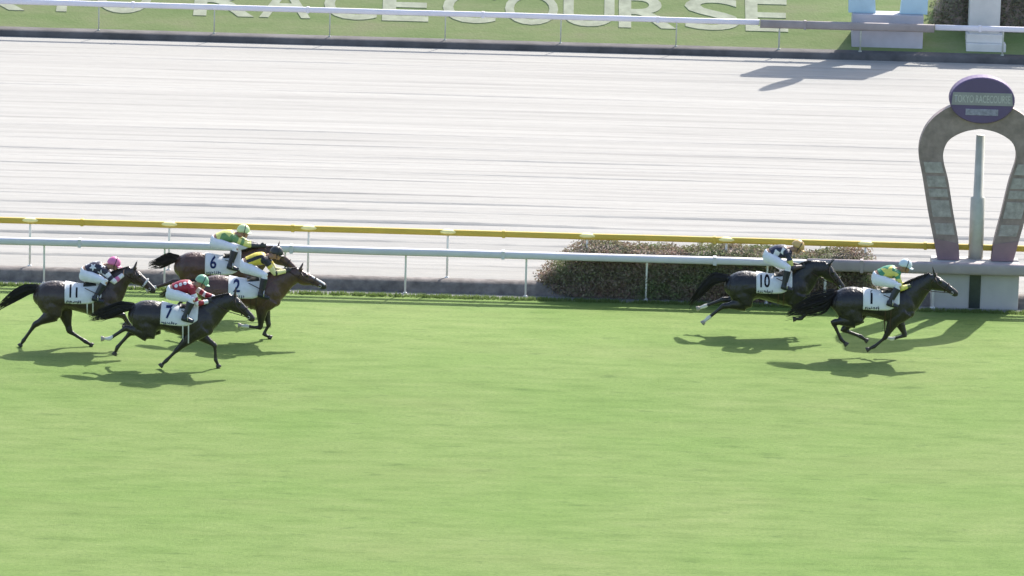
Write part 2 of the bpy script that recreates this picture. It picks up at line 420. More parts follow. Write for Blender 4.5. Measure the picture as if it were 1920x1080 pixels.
# ------------------------------------------------------------------ finish posts
def horseshoe(name, label, X, Y, zb, outer, inner, th, top_in, top_out, mat, block, bmat, tipmat):
    """outer / inner: half widths (height above block, half width); block = (w, d, h, z of ground)"""
    t = empty(name, (X, Y, block[3])); tag(t, label, 'finish post')
    g = block[3]
    V, F = [], []; box(V, F, (0, 0, block[2] / 2 - 0.01), block[0], block[1], block[2], 0.02); bl = mk('base_block', V, F, bmat, t, False)
    hs = np.linspace(0, 1, 40)
    def path(rows, top):
        pts = [(h, w) for h, w in rows] + [(top, 0.0)]
        return [(p[0], p[1]) for p in spline(pts, 6)]
    po, pi_ = path(outer, top_out), path(inner, top_in)
    def resample(p, n=48):
        p = np.array(p); d = np.r_[0, np.cumsum(np.hypot(*np.diff(p, axis=0).T))]; s = np.linspace(0, d[-1], n)
        return np.c_[np.interp(s, d, p[:, 0]), np.interp(s, d, p[:, 1])]
    po, pi_ = resample(po), resample(pi_)
    z0 = block[2]
    def arch(i0, i1, mt, nm, grow=0.0):
        for sgn in ((-1, 1) if nm != 'arch' else (0,)):
            V, F = [], []
            sl = []
            if sgn == 0:
                for i in range(i0, len(po)): sl.append((i, -1))
                for i in range(len(po) - 2, i0 - 1, -1): sl.append((i, 1))
            else:
                sl = [(i, sgn) for i in range(i0, i1 + 1)]
            for (i, s) in sl:
                for (p, y) in ((po, -1), (pi_, -1), (pi_, 1), (po, 1)):
                    V.append(Vector((s * p[i][1], y * (th / 2 + grow), z0 + p[i][0] + (0.0 if grow == 0 else 0.0))))
            for i in range(len(sl) - 1):
                for j in range(4): a = i * 4 + j; b = i * 4 + (j + 1) % 4; F.append((a, b, b + 4, a + 4))
            F.append((0, 1, 2, 3)); F.append(tuple(len(V) - 4 + q for q in range(4)))
            mk(nm, V, F, mt, t, False)
    arch(0, 0, mat, 'arch')
    if tipmat: arch(0, 5, tipmat, 'arch_foot', 0.012)
    return t, po, pi_, z0

YP = YE + 0.62
PX = on_y(1828, 488, YP).x
sN = 1.0 / ((on_y(1928, 300, YP) - on_y(1828, 300, YP)).x / 100)       # px per metre there
def hgt(y): return (488 - y) / (sN * 0.98)
ow = [(488, 71), (450, 80), (400, 92), (340, 104), (300, 113), (276, 114), (255, 109), (235, 99), (215, 80), (200, 52)]
iw = [(488, 30), (450, 34), (400, 45), (340, 57), (305, 67), (285, 68), (266, 60), (254, 44), (246, 24)]
block_h = on_y(1828, 486, YP).z
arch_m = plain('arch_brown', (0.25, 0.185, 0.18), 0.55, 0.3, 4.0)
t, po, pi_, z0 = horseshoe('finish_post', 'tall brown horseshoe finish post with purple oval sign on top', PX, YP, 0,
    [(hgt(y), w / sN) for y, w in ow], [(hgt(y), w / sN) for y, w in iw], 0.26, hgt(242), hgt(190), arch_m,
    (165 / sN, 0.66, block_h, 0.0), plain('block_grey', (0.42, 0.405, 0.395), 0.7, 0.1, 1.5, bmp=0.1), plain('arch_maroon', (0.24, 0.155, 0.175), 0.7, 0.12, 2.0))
# dark mirror slot in the block, slim pole and white cap between the feet
V, F = [], []; box(V, F, (0.0, -0.335, block_h * 0.44), 0.23, 0.03, block_h * 0.84, 0.01); mk('mirror_slot', V, F, M('slot_dark', (0.035, 0.045, 0.045), 0.25, 0.2, 3.0), t, False)
V, F = [], []; tube(V, F, [Vector((0.02, 0.16, z0 - 0.02)), Vector((0.02, 0.16, z0 + 1.25)), Vector((0.02, 0.16, z0 + 1.27)), Vector((0.02, 0.16, z0 + hgt(258)))], [0.15, 0.15, 0.10, 0.09], 12)
mk('sighting_pole', V, F, M('pole_green', (0.46, 0.45, 0.40), 0.6, 0.15, 3.0), t)
# oval sign
oz = z0 + hgt(188); oa, ob = 61 / sN, 43 / sN / 0.98
V, F = [], []; n = 40
for y, s in ((-0.2, 0.96), (-0.18, 1.0), (0.18, 1.0), (0.2, 0.96)):
    for j in range(n): a = 2 * math.pi * j / n; V.append(Vector((oa * s * math.cos(a), y, oz + ob * s * math.sin(a))))
for i in range(3):
    for j in range(n): F.append((i * n + j, i * n + (j + 1) % n, (i + 1) * n + (j + 1) % n, (i + 1) * n + j))
F.append(tuple(range(n))); F.append(tuple(range(3 * n, 4 * n))[::-1])
sign = mk('oval_sign', V, F, plain('sign_purple', (0.12, 0.08, 0.175), 0.6, 0.08, 2.0), t, False)
pale = plain('lettering_grey', (0.46, 0.43, 0.44), 0.7, 0.12, 9.0)
bh = 24 / sN
zt = oz + 3 / sN
V, F = [], []
for (dz, yy) in ((-bh / 2, -0.206), (bh / 2, -0.206)):
    hw = oa * math.sqrt(max(0.0, 1 - ((zt + dz - oz) / ob) ** 2)) * 0.965
    V += [Vector((-hw, yy, zt + dz)), Vector((hw, yy, zt + dz))]
V += [v + Vector((0, 0.008, 0)) for v in V]
F = [(0, 1, 3, 2), (4, 6, 7, 5), (0, 4, 5, 1), (2, 3, 7, 6)]
mk('sign_band', V, F, plain('band_grey', (0.29, 0.27, 0.285), 0.7, 0.1, 3.0), sign, False)
def sign_text(txt, width, zc, h, y, parent):
    me = text_mesh(txt, 1.0, 0.01, 0.0, 0.0, 3); co = np.array([v.co[:] for v in me.vertices]); a_, b_ = co.min(0), co.max(0)
    bm = bmesh.new(); bm.from_mesh(me)
    for v in bm.verts: v.co = Vector(((v.co.x - (a_[0] + b_[0]) / 2) / (b_[0] - a_[0]) * width, y, zc + ((v.co.y - a_[1]) / (b_[1] - a_[1]) - 0.5) * h))
    bmesh.ops.recalc_face_normals(bm, faces=bm.faces[:]); bm.to_mesh(me); bm.free(); me.materials.append(pale); return link('sign_lettering', me, parent)
sign_text('TOKYO RACECOURSE', oa * 1.72, zt, bh * 0.60, -0.2085, sign)
V, F = [], []; box(V, F, (0, -0.203, oz - 22 / sN), 0.66, 0.012, 12 / sN, 0.003); mk('sign_plate', V, F, plain('plate_mauve', (0.27, 0.25, 0.33), 0.7, 0.35, 14.0), sign, False)
# pale lettering panels up both legs
panel_m = plain('panel_grey', (0.34, 0.30, 0.295), 0.75, 0.3, 7.0)
for s in (-1, 1):
    for (ya, yb) in ((306, 326), (332, 352), (356, 371), (377, 408), (420, 441)):
        V = []
        for y in (yb, ya):
            h = hgt(y); wi = np.interp(h, pi_[:36, 0], pi_[:36, 1]) + 5 / sN; wo = np.interp(h, po[:36, 0], po[:36, 1]) - 7 / sN
            V += [Vector((s * wi, -0.138, z0 + h)), Vector((s * wo, -0.138, z0 + h))]
        V += [v + Vector((0, 0.012, 0)) for v in V]
        pn = mk('lettering_panel', V, [(0, 1, 3, 2), (4, 6, 7, 5), (0, 4, 5, 1), (2, 3, 7, 6), (0, 2, 6, 4), (1, 5, 7, 3)], panel_m, t, False)

YQ = YK + 0.85
QX = on_y(1663, 60, YQ).x
blue_m = plain('arch_blue', (0.42, 0.58, 0.66), 0.6, 0.1, 2.0)
zq0 = ZS + 0.12
bq = on_y(1663, 27, YQ - 0.3).z - zq0
t2 = empty('finish_post', (QX, YQ, zq0)); tag(t2, 'light blue two legged finish post beyond the sand track, top out of frame', 'finish post')
V, F = [], []; box(V, F, (0, 0, bq / 2 - 0.01), 1.75, 0.6, bq, 0.02); mk('base_block', V, F, plain('block_lavender', (0.46, 0.45, 0.50), 0.75, 0.12, 1.5), t2, False)
def unshadow(px, py):
    g_ = on_z(px, py, ZS); z = ZS + (YQ - g_.y) * SUNV.z / SUNV.y; return Vector((g_.x + (z - ZS) * SUNV.x / SUNV.z - QX, 0, z - zq0))
bd_l, bd_r, bd_t, bd_b = unshadow(1402, 137), unshadow(1655, 137), unshadow(1530, 147), unshadow(1530, 127)
tip_ = unshadow(1450, 158)
for s_ in (-1, 1):
    V, F = [], []
    for (z, xi, xo) in ((bq - 0.005, 0.30, 0.97), (bq + 0.5, 0.34, 0.98), (bd_b.z + 0.05, 0.62, 1.12)):
        for (x, y) in ((xi, -.13), (xo, -.13), (xo, .13), (xi, .13)): V.append(Vector((s_ * x, y, z)))
    for i_ in range(2):
        for j_ in range(4): a = i_ * 4 + j_; b = i_ * 4 + (j_ + 1) % 4; F.append((a, b, b + 4, a + 4))
    F += [(0, 1, 2, 3), (8, 9, 10, 11)]
    mk('leg', V, F, blue_m, t2, False)
V, F = [], []; box(V, F, ((bd_l.x + bd_r.x) / 2, 0, (bd_t.z + bd_b.z) / 2), bd_r.x - bd_l.x, 0.32, bd_t.z - bd_b.z, 0.12); mk('sign_board', V, F, blue_m, t2, False)
V, F = [], []; ball(V, F, ((bd_l.x + bd_r.x) / 2, 0, tip_.z), 0.26, 0.12, tip_.z - bd_t.z + 0.02); mk('top_emblem', V, F, blue_m, t2)

# pale equipment pillar at the top right
XQ = on_y(1845, 50, YQ).x
t3 = empty('pillar', (XQ, YQ + 0.1, zq0)); tag(t3, 'pale grey block pillar in front of the dark hedge at top right', 'pillar')
V, F = [], []; box(V, F, (0, 0, 0.6), 0.76, 0.5, 1.9, 0.02); mk('shaft', V, F, M('pillar_pale', (0.55, 0.55, 0.53), 0.7, 0.1, 2.0), t3, False)
V, F = [], []; box(V, F, (0.05, -0.2, 0.14), 0.98, 0.5, 0.30, 0.02); box(V, F, (0.02, -0.12, 0.40), 0.92, 0.42, 0.22, 0.02)
mk('step', V, F, M('pillar_white', (0.68, 0.68, 0.67), 0.6, 0.08, 2.0), t3, False)

# ------------------------------------------------------------------ hedges
def hedge(name, label, x0, x1, y0, y1, zg, h, nleaf, lm, core_m, leaf=0.035, lump=0.07, taper=0.55):
    t = empty(name, ((x0 + x1) / 2, (y0 + y1) / 2, zg)); tag(t, label, 'hedge')
    L, D = (x1 - x0) / 2, (y1 - y0) / 2
    ph = [random.uniform(0, 6.28) for _ in range(8)]
    def surf(u, a):
        """u in -1..1 along, a in 0..pi from front foot over the top to back foot"""
        e = max(0.0, min(1.0, (1 - abs(u)) / (0.26 if u < 0 else 0.08))) ** taper
        w = 1 + lump * (math.sin(u * L * 2.3 + ph[0]) + math.sin(u * L * 5.1 + ph[1] + a * 2) * 0.6 + math.sin(u * L * 9.7 + ph[2] + a * 5) * 0.45)
        ca, sa = math.cos(a), math.sin(a)
        y = -D * math.copysign(abs(ca) ** 0.42, ca) * (0.9 + 0.1 * e); z = h * abs(sa) ** 0.36 * e * w
        return Vector((u * L, y * (0.55 + 0.45 * e) * w ** 0.5, z))
    V, F = [], []; nu, na = 60, 16
    for i in range(nu + 1):
        for j in range(na + 1):
            p = surf(-1 + 2 * i / nu, math.pi * j / na); V.append(Vector((p.x * 0.98, p.y * 0.90, p.z * 0.92 - 0.02)))
    for i in range(nu):
        for j in range(na): a = i * (na + 1) + j; F.append((a, a + na + 1, a + na + 2, a + 1))
    mk('twig_core', V, F, core_m, t)
    V, F = [], []
    for _ in range(nleaf):
        u = random.uniform(-1, 1); a = random.uniform(0.02, math.pi - 0.02)
        if random.random() < 0.5: a = max(0.0005, math.asin(min(1, random.random() ** 2.78)))
        p = surf(u, a); p = p * random.uniform(0.89, 1.03); p.z = max(0.01, p.z)
        p += Vector((random.gauss(0, 0.02), random.gauss(0, 0.02), random.gauss(0, 0.022)))
        d1 = Vector((random.gauss(0, 1), random.gauss(0, 1), random.gauss(0.3, 0.8))).normalized(); d2 = d1.cross(Vector((random.gauss(0, 1), random.gauss(0, 1), random.gauss(0, 1)))).normalized()
        s = leaf * random.uniform(0.6, 1.4); i = len(V)
        V.extend([p - d1 * s, p + d2 * s * 0.45, p + d1 * s, p - d2 * s * 0.45]); F.append((i, i + 1, i + 2, i + 3))
    mk('foliage', V, F, lm, t, False)
    return t
hl = leaf_mat('azalea_leaf', [(0.0, (0.20, 0.195, 0.125)), (0.3, (0.27, 0.22, 0.18)), (0.55, (0.30, 0.215, 0.195)), (0.75, (0.235, 0.235, 0.15)), (0.92, (0.30, 0.29, 0.19)), (1.0, (0.36, 0.30, 0.28))], 0.30)
_nt = hl.node_tree; _b = _nt.nodes['Principled BSDF']; _src = _b.inputs['Base Color'].links[0].from_socket     # greener and redder bushes side by side
_c = mix(_nt, 1.0, _src, ramp(_nt, noise(_nt, mapping(_nt, (1.1, 0.7, 1.5)), 1.0, 3.0, 0.6), [(0.36, (0.72, 0.98, 0.62)), (0.5, (1.0, 1.0, 0.95)), (0.64, (1.06, 0.92, 0.88))]), 'MULTIPLY')
_nt.links.new(_c, _b.inputs['Base Color'])
for _n in _nt.nodes:
    if _n.type == 'BSDF_TRANSLUCENT': _nt.links.new(_c, _n.inputs[0])
core = M('twig_dark', (0.23, 0.19, 0.17), 0.95, 0.3, 6.0)
hedge('hedge', 'low brownish clipped hedge behind the white rail, left of the finish post', on_y(1003, 545, YW).x, on_y(1652, 570, YW).x, YE + 0.27, YE + 1.75, 0.02, 0.93, 70000, hl, core, 0.030, 0.05)
hg = leaf_mat('dark_hedge_leaf', [(0.0, (0.16, 0.17, 0.11)), (0.5, (0.22, 0.22, 0.15)), (1.0, (0.27, 0.265, 0.19))], 0.35)
hedge('hedge', 'dark grey green hedge at the top right beyond the far rail', on_y(1742, 60, YQ + 0.6).x, on_y(2130, 60, YQ + 0.6).x, YQ + 0.45, YQ + 1.7, zq0, 1.9, 16000, hg, core, 0.04, 0.04, 0.3)

# ------------------------------------------------------------------ horses
TR = [(-0.83, -0.04, -0.16, 0.07), (-0.78, 0.13, -0.27, 0.165), (-0.68, 0.25, -0.35, 0.225), (-0.53, 0.32, -0.36, 0.265), (-0.38, 0.335, -0.30, 0.275), (-0.20, 0.295, -0.235, 0.26),
      (0.0, 0.265, -0.275, 0.285), (0.2, 0.265, -0.335, 0.29), (0.36, 0.305, -0.385, 0.265), (0.48, 0.335, -0.395, 0.235), (0.60, 0.29, -0.35, 0.215), (0.72, 0.17, -0.27, 0.18), (0.80, 0.04, -0.16, 0.11), (0.83, -0.02, -0.10, 0.05)]

def build_horse(S):
    num = S['num']; cx, cy = S['c']
    g = on_z(cx, S['yg']); Y0 = g.y; X0 = on_y(cx, cy, Y0).x
    def P(px, py, lat=0.0):
        p = on_y(px, py, Y0 + lat); return Vector((p.x - X0, lat, p.z))
    C = P(cx, cy); pit = R(S.get('pitch', 0.0)); cp, sp = math.cos(pit), math.sin(pit); k = S.get('k', 1.0)
    def T(x, z, y=0.0):
        return Vector((C.x + k * (x * cp - z * sp), y * k, C.z + k * (x * sp + z * cp)))
    root = empty('racehorse', (X0, Y0, 0)); tag(root, S['label'], 'horse', 'horses galloping on the turf')
    V, F = [], []
    # trunk
    loft(V, F, [(T(r[0], (r[1] + r[2]) / 2), r[3] * k, (r[1] - r[2]) / 2 * k) for r in spline(TR, 3)], n=20)
    # muscle masses
    for s in (-1, 1):
        ball(V, F, T(-0.55, -0.02, s * 0.12), 0.26 * k, 0.15 * k, 0.27 * k)
        ball(V, F, T(0.50, -0.06, s * 0.13), 0.17 * k, 0.115 * k, 0.27 * k)
        ball(V, F, T(0.66, -0.16, s * 0.09), 0.13 * k, 0.10 * k, 0.12 * k)
    # neck
    poll = P(*S['poll']); nose = P(*S['nose']); hd = (nose - poll).normalized(); pr = Vector((hd.z, 0, -hd.x))
    if pr.z > 0: pr = -pr
    if S.get('tuck'): pr = Vector((hd.z, 0, -hd.x)); pr = pr if pr.x < 0 else -pr
    ne = poll + pr * 0.10 + hd * 0.05
    nb = T(0.46, 0.03); nb2 = T(0.60, 0.08)
    ctr = nb2.lerp(ne, 0.55) + Vector((-(ne - nb2).z, 0, (ne - nb2).x)).normalized() * S.get('arch', 0.03)
    neck = [(*nb, 0.20, 0.35), (*nb2, 0.175, 0.315), (*nb2.lerp(ctr, 0.5), 0.138, 0.265), (*ctr, 0.112, 0.212), (*ctr.lerp(ne, 0.55), 0.094, 0.168), (*ne, 0.085, 0.125)]
    neck = spline(neck, 3)
    loft(V, F, [(Vector(r[:3]), r[3] * k, r[4] * k) for r in neck], n=16)
    # head
    HL = 0.63 * k
    hs = [(-0.02, 0.07, 0.065), (0.06, 0.105, 0.09), (0.2, 0.142, 0.098), (0.33, 0.136, 0.09), (0.5, 0.100, 0.070), (0.68, 0.077, 0.056), (0.82, 0.073, 0.056), (0.93, 0.071, 0.055), (1.0, 0.045, 0.038)]
    def HP(t_, off=0.0, y=0.0):
        return poll + hd * (t_ * HL) + pr * off + Vector((0, y, 0))
    loft(V, F, [(HP(t_, h_ * (1.0 if t_ < 0.9 else 0.9 + (1 - t_))), w_ * k, h_ * k) for t_, h_, w_ in spline(hs, 2)], n=14)
    for s in (-1, 1):
        ball(V, F, HP(0.24, 0.15, s * 0.055), 0.09, 0.035, 0.085)                # cheek
        ball(V, F, HP(0.30, 0.045, s * 0.078), 0.035, 0.02, 0.03)                # brow
        ball(V, F, HP(0.93, 0.05, s * 0.045), 0.03, 0.016, 0.026)                # nostril
        eb = HP(0.02, 0.015, s * 0.05); ed = (-hd * S.get('ear', 0.5) - pr * 1.0).normalized()
        loft(V, F, [(eb - ed * 0.03, 0.035, 0.03), (eb + ed * 0.03, 0.036, 0.026), (eb + ed * 0.08, 0.028, 0.02), (eb + ed * 0.125, 0.013, 0.012), (eb + ed * 0.15, 0.006, 0.006)], n=8)
    hooves = []
    def chain(pts, rows):
        """pts joints; rows (segment, t, lateral r, in-plane r)"""
        sec = []
        for (i, t_, a, b) in rows: sec.append((pts[i].lerp(pts[i + 1], t_), a * k, b * k))
        loft(V, F, sec, n=12)
    def go(a, tgt, L): return a + (tgt - a).normalized() * L * k
    for key, s in (('fn', -1), ('ff', 1)):
        kn, fe, ho = S[key]; lat = s * 0.115
        sh = T(0.58, -0.10, s * 0.14); kt = P(*kn, lat)
        el = T(0.42, -0.30, s * 0.15); dv = (kt - el).normalized(); el = el + Vector((dv.x, 0, 0)) * 0.07
        knee = go(el, kt, S.get('Lf', 0.40)); fet = go(knee, P(*fe, lat), 0.28); tip = go(fet, P(*ho, lat), 0.165)
        if tip.z < 0.015: tip.z = 0.015
        if fet.z < 0.09: fet.z = 0.09
        knee.y = s * 0.125; fet.y = lat; tip.y = lat
        loft(V, F, [(sh, 0.11 * k, 0.20 * k), (sh.lerp(el, 0.6), 0.10 * k, 0.165 * k), (el, 0.085 * k, 0.125 * k), (el.lerp(knee, 0.15), 0.075 * k, 0.105 * k)], n=12)
        p = [el, knee, fet, tip]
        chain(p, [(0, 0, .085, .128), (0, .25, .077, .11), (0, .5, .063, .084), (0, .8, .046, .056), (0, .93, .045, .054), (1, .04, .045, .052), (1, .15, .034, .038), (1, .5, .027, .033), (1, .85, .029, .036), (2, .0, .036, .044), (2, .2, .033, .038), (2, .5, .029, .031), (2, .66, .034, .036)])
        hooves.append((fet, tip, s, key))
    for key, s in (('hn', -1), ('hf', 1)):
        hk, fe, ho = S[key][:3]; lat = s * 0.115; bk = S[key][3] if len(S[key]) > 3 else 'm'
        hip = T(-0.52, -0.02, s * 0.13)
        st = T(*{'b': (-0.47, -0.30), 'm': (-0.39, -0.31), 'f': (-0.28, -0.29)}[bk], s * 0.16)
        hock = go(st, P(*hk, lat), 0.43); fet = go(hock, P(*fe, lat), 0.38); tip = go(fet, P(*ho, lat), 0.165)
        if tip.z < 0.015: tip.z = 0.015
        if fet.z < 0.09: fet.z = 0.09
        hock.y = s * 0.125; fet.y = lat; tip.y = lat
        loft(V, F, [(hip, 0.13 * k, 0.25 * k), (hip.lerp(st, 0.5), 0.135 * k, 0.225 * k), (st, 0.11 * k, 0.17 * k), (st.lerp(hock, 0.25), 0.09 * k, 0.135 * k)], n=12)
        p = [st, hock, fet, tip]
        chain(p, [(0, 0, .10, .165), (0, .2, .09, .142), (0, .45, .074, .106), (0, .75, .05, .068), (0, .93, .049, .068), (1, .0, .046, .062), (1, .1, .041, .052), (1, .3, .032, .04), (1, .6, .029, .036), (1, .88, .031, .038), (2, 0, .038, .046), (2, .2, .034, .039), (2, .5, .029, .032), (2, .66, .034, .036)])
        hooves.append((fet, tip, s, key))
    # dock of the tail
    tp = [P(*q) for q in S['tail']]
    dock = T(-0.76, 0.20)
    loft(V, F, [(T(-0.66, 0.20), 0.06, 0.06), (dock, 0.05, 0.05), (dock.lerp(tp[0], 0.6), 0.035, 0.035)], n=8)
    body = fuse(V, F, 0.0165, 5)
    coat = coat_mat('coat_%s' % num, S['coat'], S.get('leg', (0.018, 0.015, 0.014)))
    body.materials.append(coat); body.materials.append(M('white_hair', (0.62, 0.60, 0.57), 0.7, 0.08, 8.0)); body.materials.append(M('muzzle_dark', (0.03, 0.025, 0.025), 0.55, 0.2, 9.0))
    cc = centers(body); mi = np.zeros(len(cc), int)
    rel = cc - np.array(poll); th_ = rel @ np.array(hd) / HL; of = rel @ np.array(pr)
    mi[(th_ > 0.86) & (th_ < 1.1) & (np.abs(of - 0.06) < 0.16) & (np.abs(rel[:, 1]) < 0.1)] = 2
    if S.get('blaze'):
        b0, b1, bw = S['blaze']
        mi[(th_ > b0) & (th_ < b1) & (of < 0.03) & (np.abs(rel[:, 1] + S.get('blazey', 0.0)) < bw)] = 1
    for (fet, tip, s, key) in hooves:
        if key in S.get('socks', ()):
            ax = (tip - fet); d = cc - np.array(fet); tt = d @ np.array(ax) / ax.length_squared
            rad = np.linalg.norm(d - np.outer(tt, np.array(ax)), axis=1)
            mi[(tt > -0.35) & (tt < 1.1) & (rad < 0.07)] = 1
    body.polygons.foreach_set('material_index', mi.tolist()); body.name = 'body'
    bo = link('body', body, root)
    bvh = BVHTree.FromPolygons([v.co.copy() for v in body.vertices], [tuple(p.vertices) for p in body.polygons])
    # hooves
    for (fet, tip, s, key) in hooves:
        V, F = [], []; ax = (tip - fet); a = ax.normalized(); L = ax.length
        fw = Vector((-a.z, 0, a.x)); fw = fw if fw.x > 0 or abs(fw.x) < .1 else fw
        loft(V, F, [(fet + a * L * 0.62, .037 * k, .038 * k), (fet + a * L * 0.70, .041 * k, .043 * k), (fet + a * L * 1.0, .051 * k, .057 * k), (fet + a * L * 1.02, .047 * k, .052 * k)], n=12)
        mk('hoof', V, F, M('hoof_pale', (0.34, 0.31, 0.26), 0.5, 0.2, 20.0) if key in S.get('socks', ()) else M('hoof_dark', (0.05, 0.045, 0.04), 0.5, 0.25, 20.0), root)
    for s in (-1, 1):
        V, F = [], []; ball(V, F, HP(0.31, 0.055, s * 0.088), 0.02, 0.012, 0.018, 8, 6); mk('eye', V, F, M('eye_dark', (0.01, 0.008, 0.007), 0.1, 0.1, 5.0, 0.6), root)
    # tail: core plus flying strands
    V, F = [], []; tw = S.get('tw', 0.10)
    tpath = [dock, dock.lerp(tp[0], 0.5)] + tp
    sp_ = [Vector(q[:3]) for q in spline([tuple(q) for q in tpath], 5)]; n_ = len(sp_)
    prof = lambda u: 0.03 + tw * max(0.0, math.sin(math.pi * min(1, u ** 1.15 * 0.88 + 0.04))) ** 0.9
    loft(V, F, [(q, 0.33 * prof(i / (n_ - 1)), 0.42 * prof(i / (n_ - 1)) * (1 - 0.8 * i / n_)) for i, q in enumerate(sp_[:int(n_ * 0.8)])], n=8)
    for _ in range(170):
        a = random.uniform(0, 6.283); rr = math.sqrt(random.random()) * 1.08; end = random.uniform(0.62, 1.10); dr = random.uniform(-0.07, 0.04)
        pts = []
        for i in range(7):
            u = end * i / 6; f = min(u, 1.0) * (n_ - 1); i0 = min(int(f), n_ - 2); q = sp_[i0].lerp(sp_[i0 + 1], f - i0)
            if u > 1: q = q + (sp_[-1] - sp_[-2]).normalized() * (u - 1) * 0.8
            w = prof(min(u, 1.0)) * rr
            pts.append(q + Vector((0.12 * w * math.sin(a * 3), math.cos(a) * w * 0.7, math.sin(a) * w + dr * u * u + 0.008 * math.sin(u * 9 + a))))
        tube(V, F, pts, [0.008, 0.008, 0.008, 0.007, 0.006, 0.005, 0.002], 3)
    hair = plain('hair_%s' % num, S.get('hair', (0.018, 0.015, 0.015)), 0.5, 0.3, 12.0)
    mk('tail', V, F, hair, root)
    # mane
    V, F = [], []
    crest = []
    for r in neck[2:]:
        c_ = Vector(r[:3]); i = len(crest); crest.append((c_, r[4]))
    tn = (ne - nb2).normalized(); up = Vector((-tn.z, 0, tn.x))
    for i in range(150):
        u = random.random() * (len(crest) - 1.001); i0 = int(u); c_ = crest[i0][0].lerp(crest[i0 + 1][0], u - i0); r_ = crest[i0][1] + (crest[i0 + 1][1] - crest[i0][1]) * (u - i0)
        b0_ = c_ + up * (r_ * k * 0.97) + Vector((0, random.uniform(-0.02, 0.02), 0)); L = random.uniform(0.07, 0.15); s = -1 if random.random() < 0.75 else 1
        p1 = b0_ + up * 0.02 - tn * L * 0.35 + Vector((0, s * 0.03, 0)); p2 = b0_ - tn * L * 0.9 + Vector((0, s * 0.055, 0)) - up * random.uniform(-0.01, 0.06)
        tube(V, F, [b0_ - up * 0.015, b0_ + up * 0.012, p1, p2], [0.008, 0.009, 0.007, 0.002], 3)
    mk('mane', V, F, hair, root)
    # bridle
    leather = M('tack_leather', S.get('tackc', (0.05, 0.03, 0.022)), 0.5, 0.2, 12.0)
    def ring(t_, tilt, r, mat, nm, grow=0.006):
        hh = np.interp(t_, [h[0] for h in hs], [h[1] for h in hs]) * k; ww = np.interp(t_, [h[0] for h in hs], [h[2] for h in hs]) * k
        pts = [HP(t_ + tilt * math.sin(a) * 0.1, hh + (hh + grow) * math.sin(a), (ww + grow) * math.cos(a)) for a in np.linspace(0, 2 * math.pi, 21)]
        V, F = [], []; tube(V, F, pts, r, 5); return mk(nm, V, F, mat, root)
    nbm = M('noseband_pale', (0.55, 0.55, 0.55), 0.8, 0.1, 15.0) if S.get('noseband') else leather
    ring(0.60, 0.3, 0.022 if S.get('noseband') else 0.010, nbm, 'noseband', 0.010)
    ring(0.10, 0.2, 0.009, leather, 'headstall', 0.012)
    for s in (-1, 1):
        V, F = [], []; tube(V, F, [HP(0.10, 0.06, s * 0.102), HP(0.3, 0.13, s * 0.105), HP(0.55, 0.12, s * 0.078), HP(0.80, 0.10, s * 0.062)], 0.009, 5); mk('cheek_strap', V, F, leather, root)
        V, F = [], []; pts = [HP(0.82, 0.10, s * 0.064) + Vector((0.026 * math.cos(a), 0, 0.026 * math.sin(a))) for a in np.linspace(0, 6.283, 11)]; tube(V, F, pts, 0.006, 4)
        mk('bit_ring', V, F, M('steel', (0.55, 0.55, 0.56), 0.3, 0.05, 9.0, metallic=0.9), root)
    # saddle cloth, draped on the barrel
    def drape(x, a, off, side):
        c_ = T(x, -0.02); d = Vector((0, side * math.sin(a), math.cos(a))); d = Vector((-d.z * sp, d.y, d.z * cp))
        h, nrm, _, _ = bvh.ray_cast(c_ + d * 1.2, -d)
        if h is None: h, nrm = c_ + d * 0.3, d
        if nrm.dot(d) < 0: nrm = -nrm
        return h + nrm * off
    def patch(x0, x1, amax, off, th, mat, nm, round_=0.0, nx=14, na=14, rear=0.0):
        top, bot = [], []
        for i in range(nx + 1):
            for j in range(-na, na + 1):
                u = i / nx; a = amax * j / na
                if round_: a *= 1 - round_ * max(0, (u - 0.62) / 0.38) ** 2
                x = x0 + (x1 - x0) * u + rear * (abs(j) / na) * (1 - u) ** 2
                top.append(drape(x, abs(a), off + th + 0.004 * math.sin(u * 9 + j * 0.5), -1 if j < 0 else 1)); bot.append(drape(x, abs(a), off, -1 if j < 0 else 1))
        w = 2 * na + 1; V = top + bot; N = len(top); F = []
        for i in range(nx):
            for j in range(w - 1):
                a = i * w + j; F.append((a, a + 1, a + w + 1, a + w)); F.append((N + a, N + a + w, N + a + w + 1, N + a + 1))
        for i in range(nx):
            for j in (0, w - 1): a = i * w + j; F.append((a, a + w, N + a + w, N + a))
        for j in range(w - 1):
            for i in (0, nx): a = i * w + j; F.append((a, a + 1, N + a + 1, N + a))
        return mk(nm, V, F, mat, root)
    cloth_m = M('cloth_white', (0.66, 0.67, 0.69), 0.85, 0.05, 10.0, 0.2, bmp=0.15)
    cl = patch(-0.24, 0.475, S.get('camax', R(101)), 0.010, 0.006, cloth_m, 'saddle_cloth', 0.26, 18)
    patch(0.12, 0.37, R(30), 0.018, 0.022, M('saddle_black', (0.02, 0.02, 0.022), 0.45, 0.2, 9.0), 'saddle', 0.0, 10, 8)
    ink = M('ink_%s' % S.get('inkn', 'black'), S.get('ink', (0.012, 0.012, 0.02)), 0.8, 0.1, 9.0, 0.2)
    def onside(x, z, off):
        o_ = T(x, z, 0); o_.y = -1.5
        h, nrm, _, _ = bvh.ray_cast(o_, Vector((0, 1, 0)))
        if h is None: return Vector((o_.x, -0.28, o_.z))
        if nrm.y > 0: nrm = -nrm
        return h + nrm * off
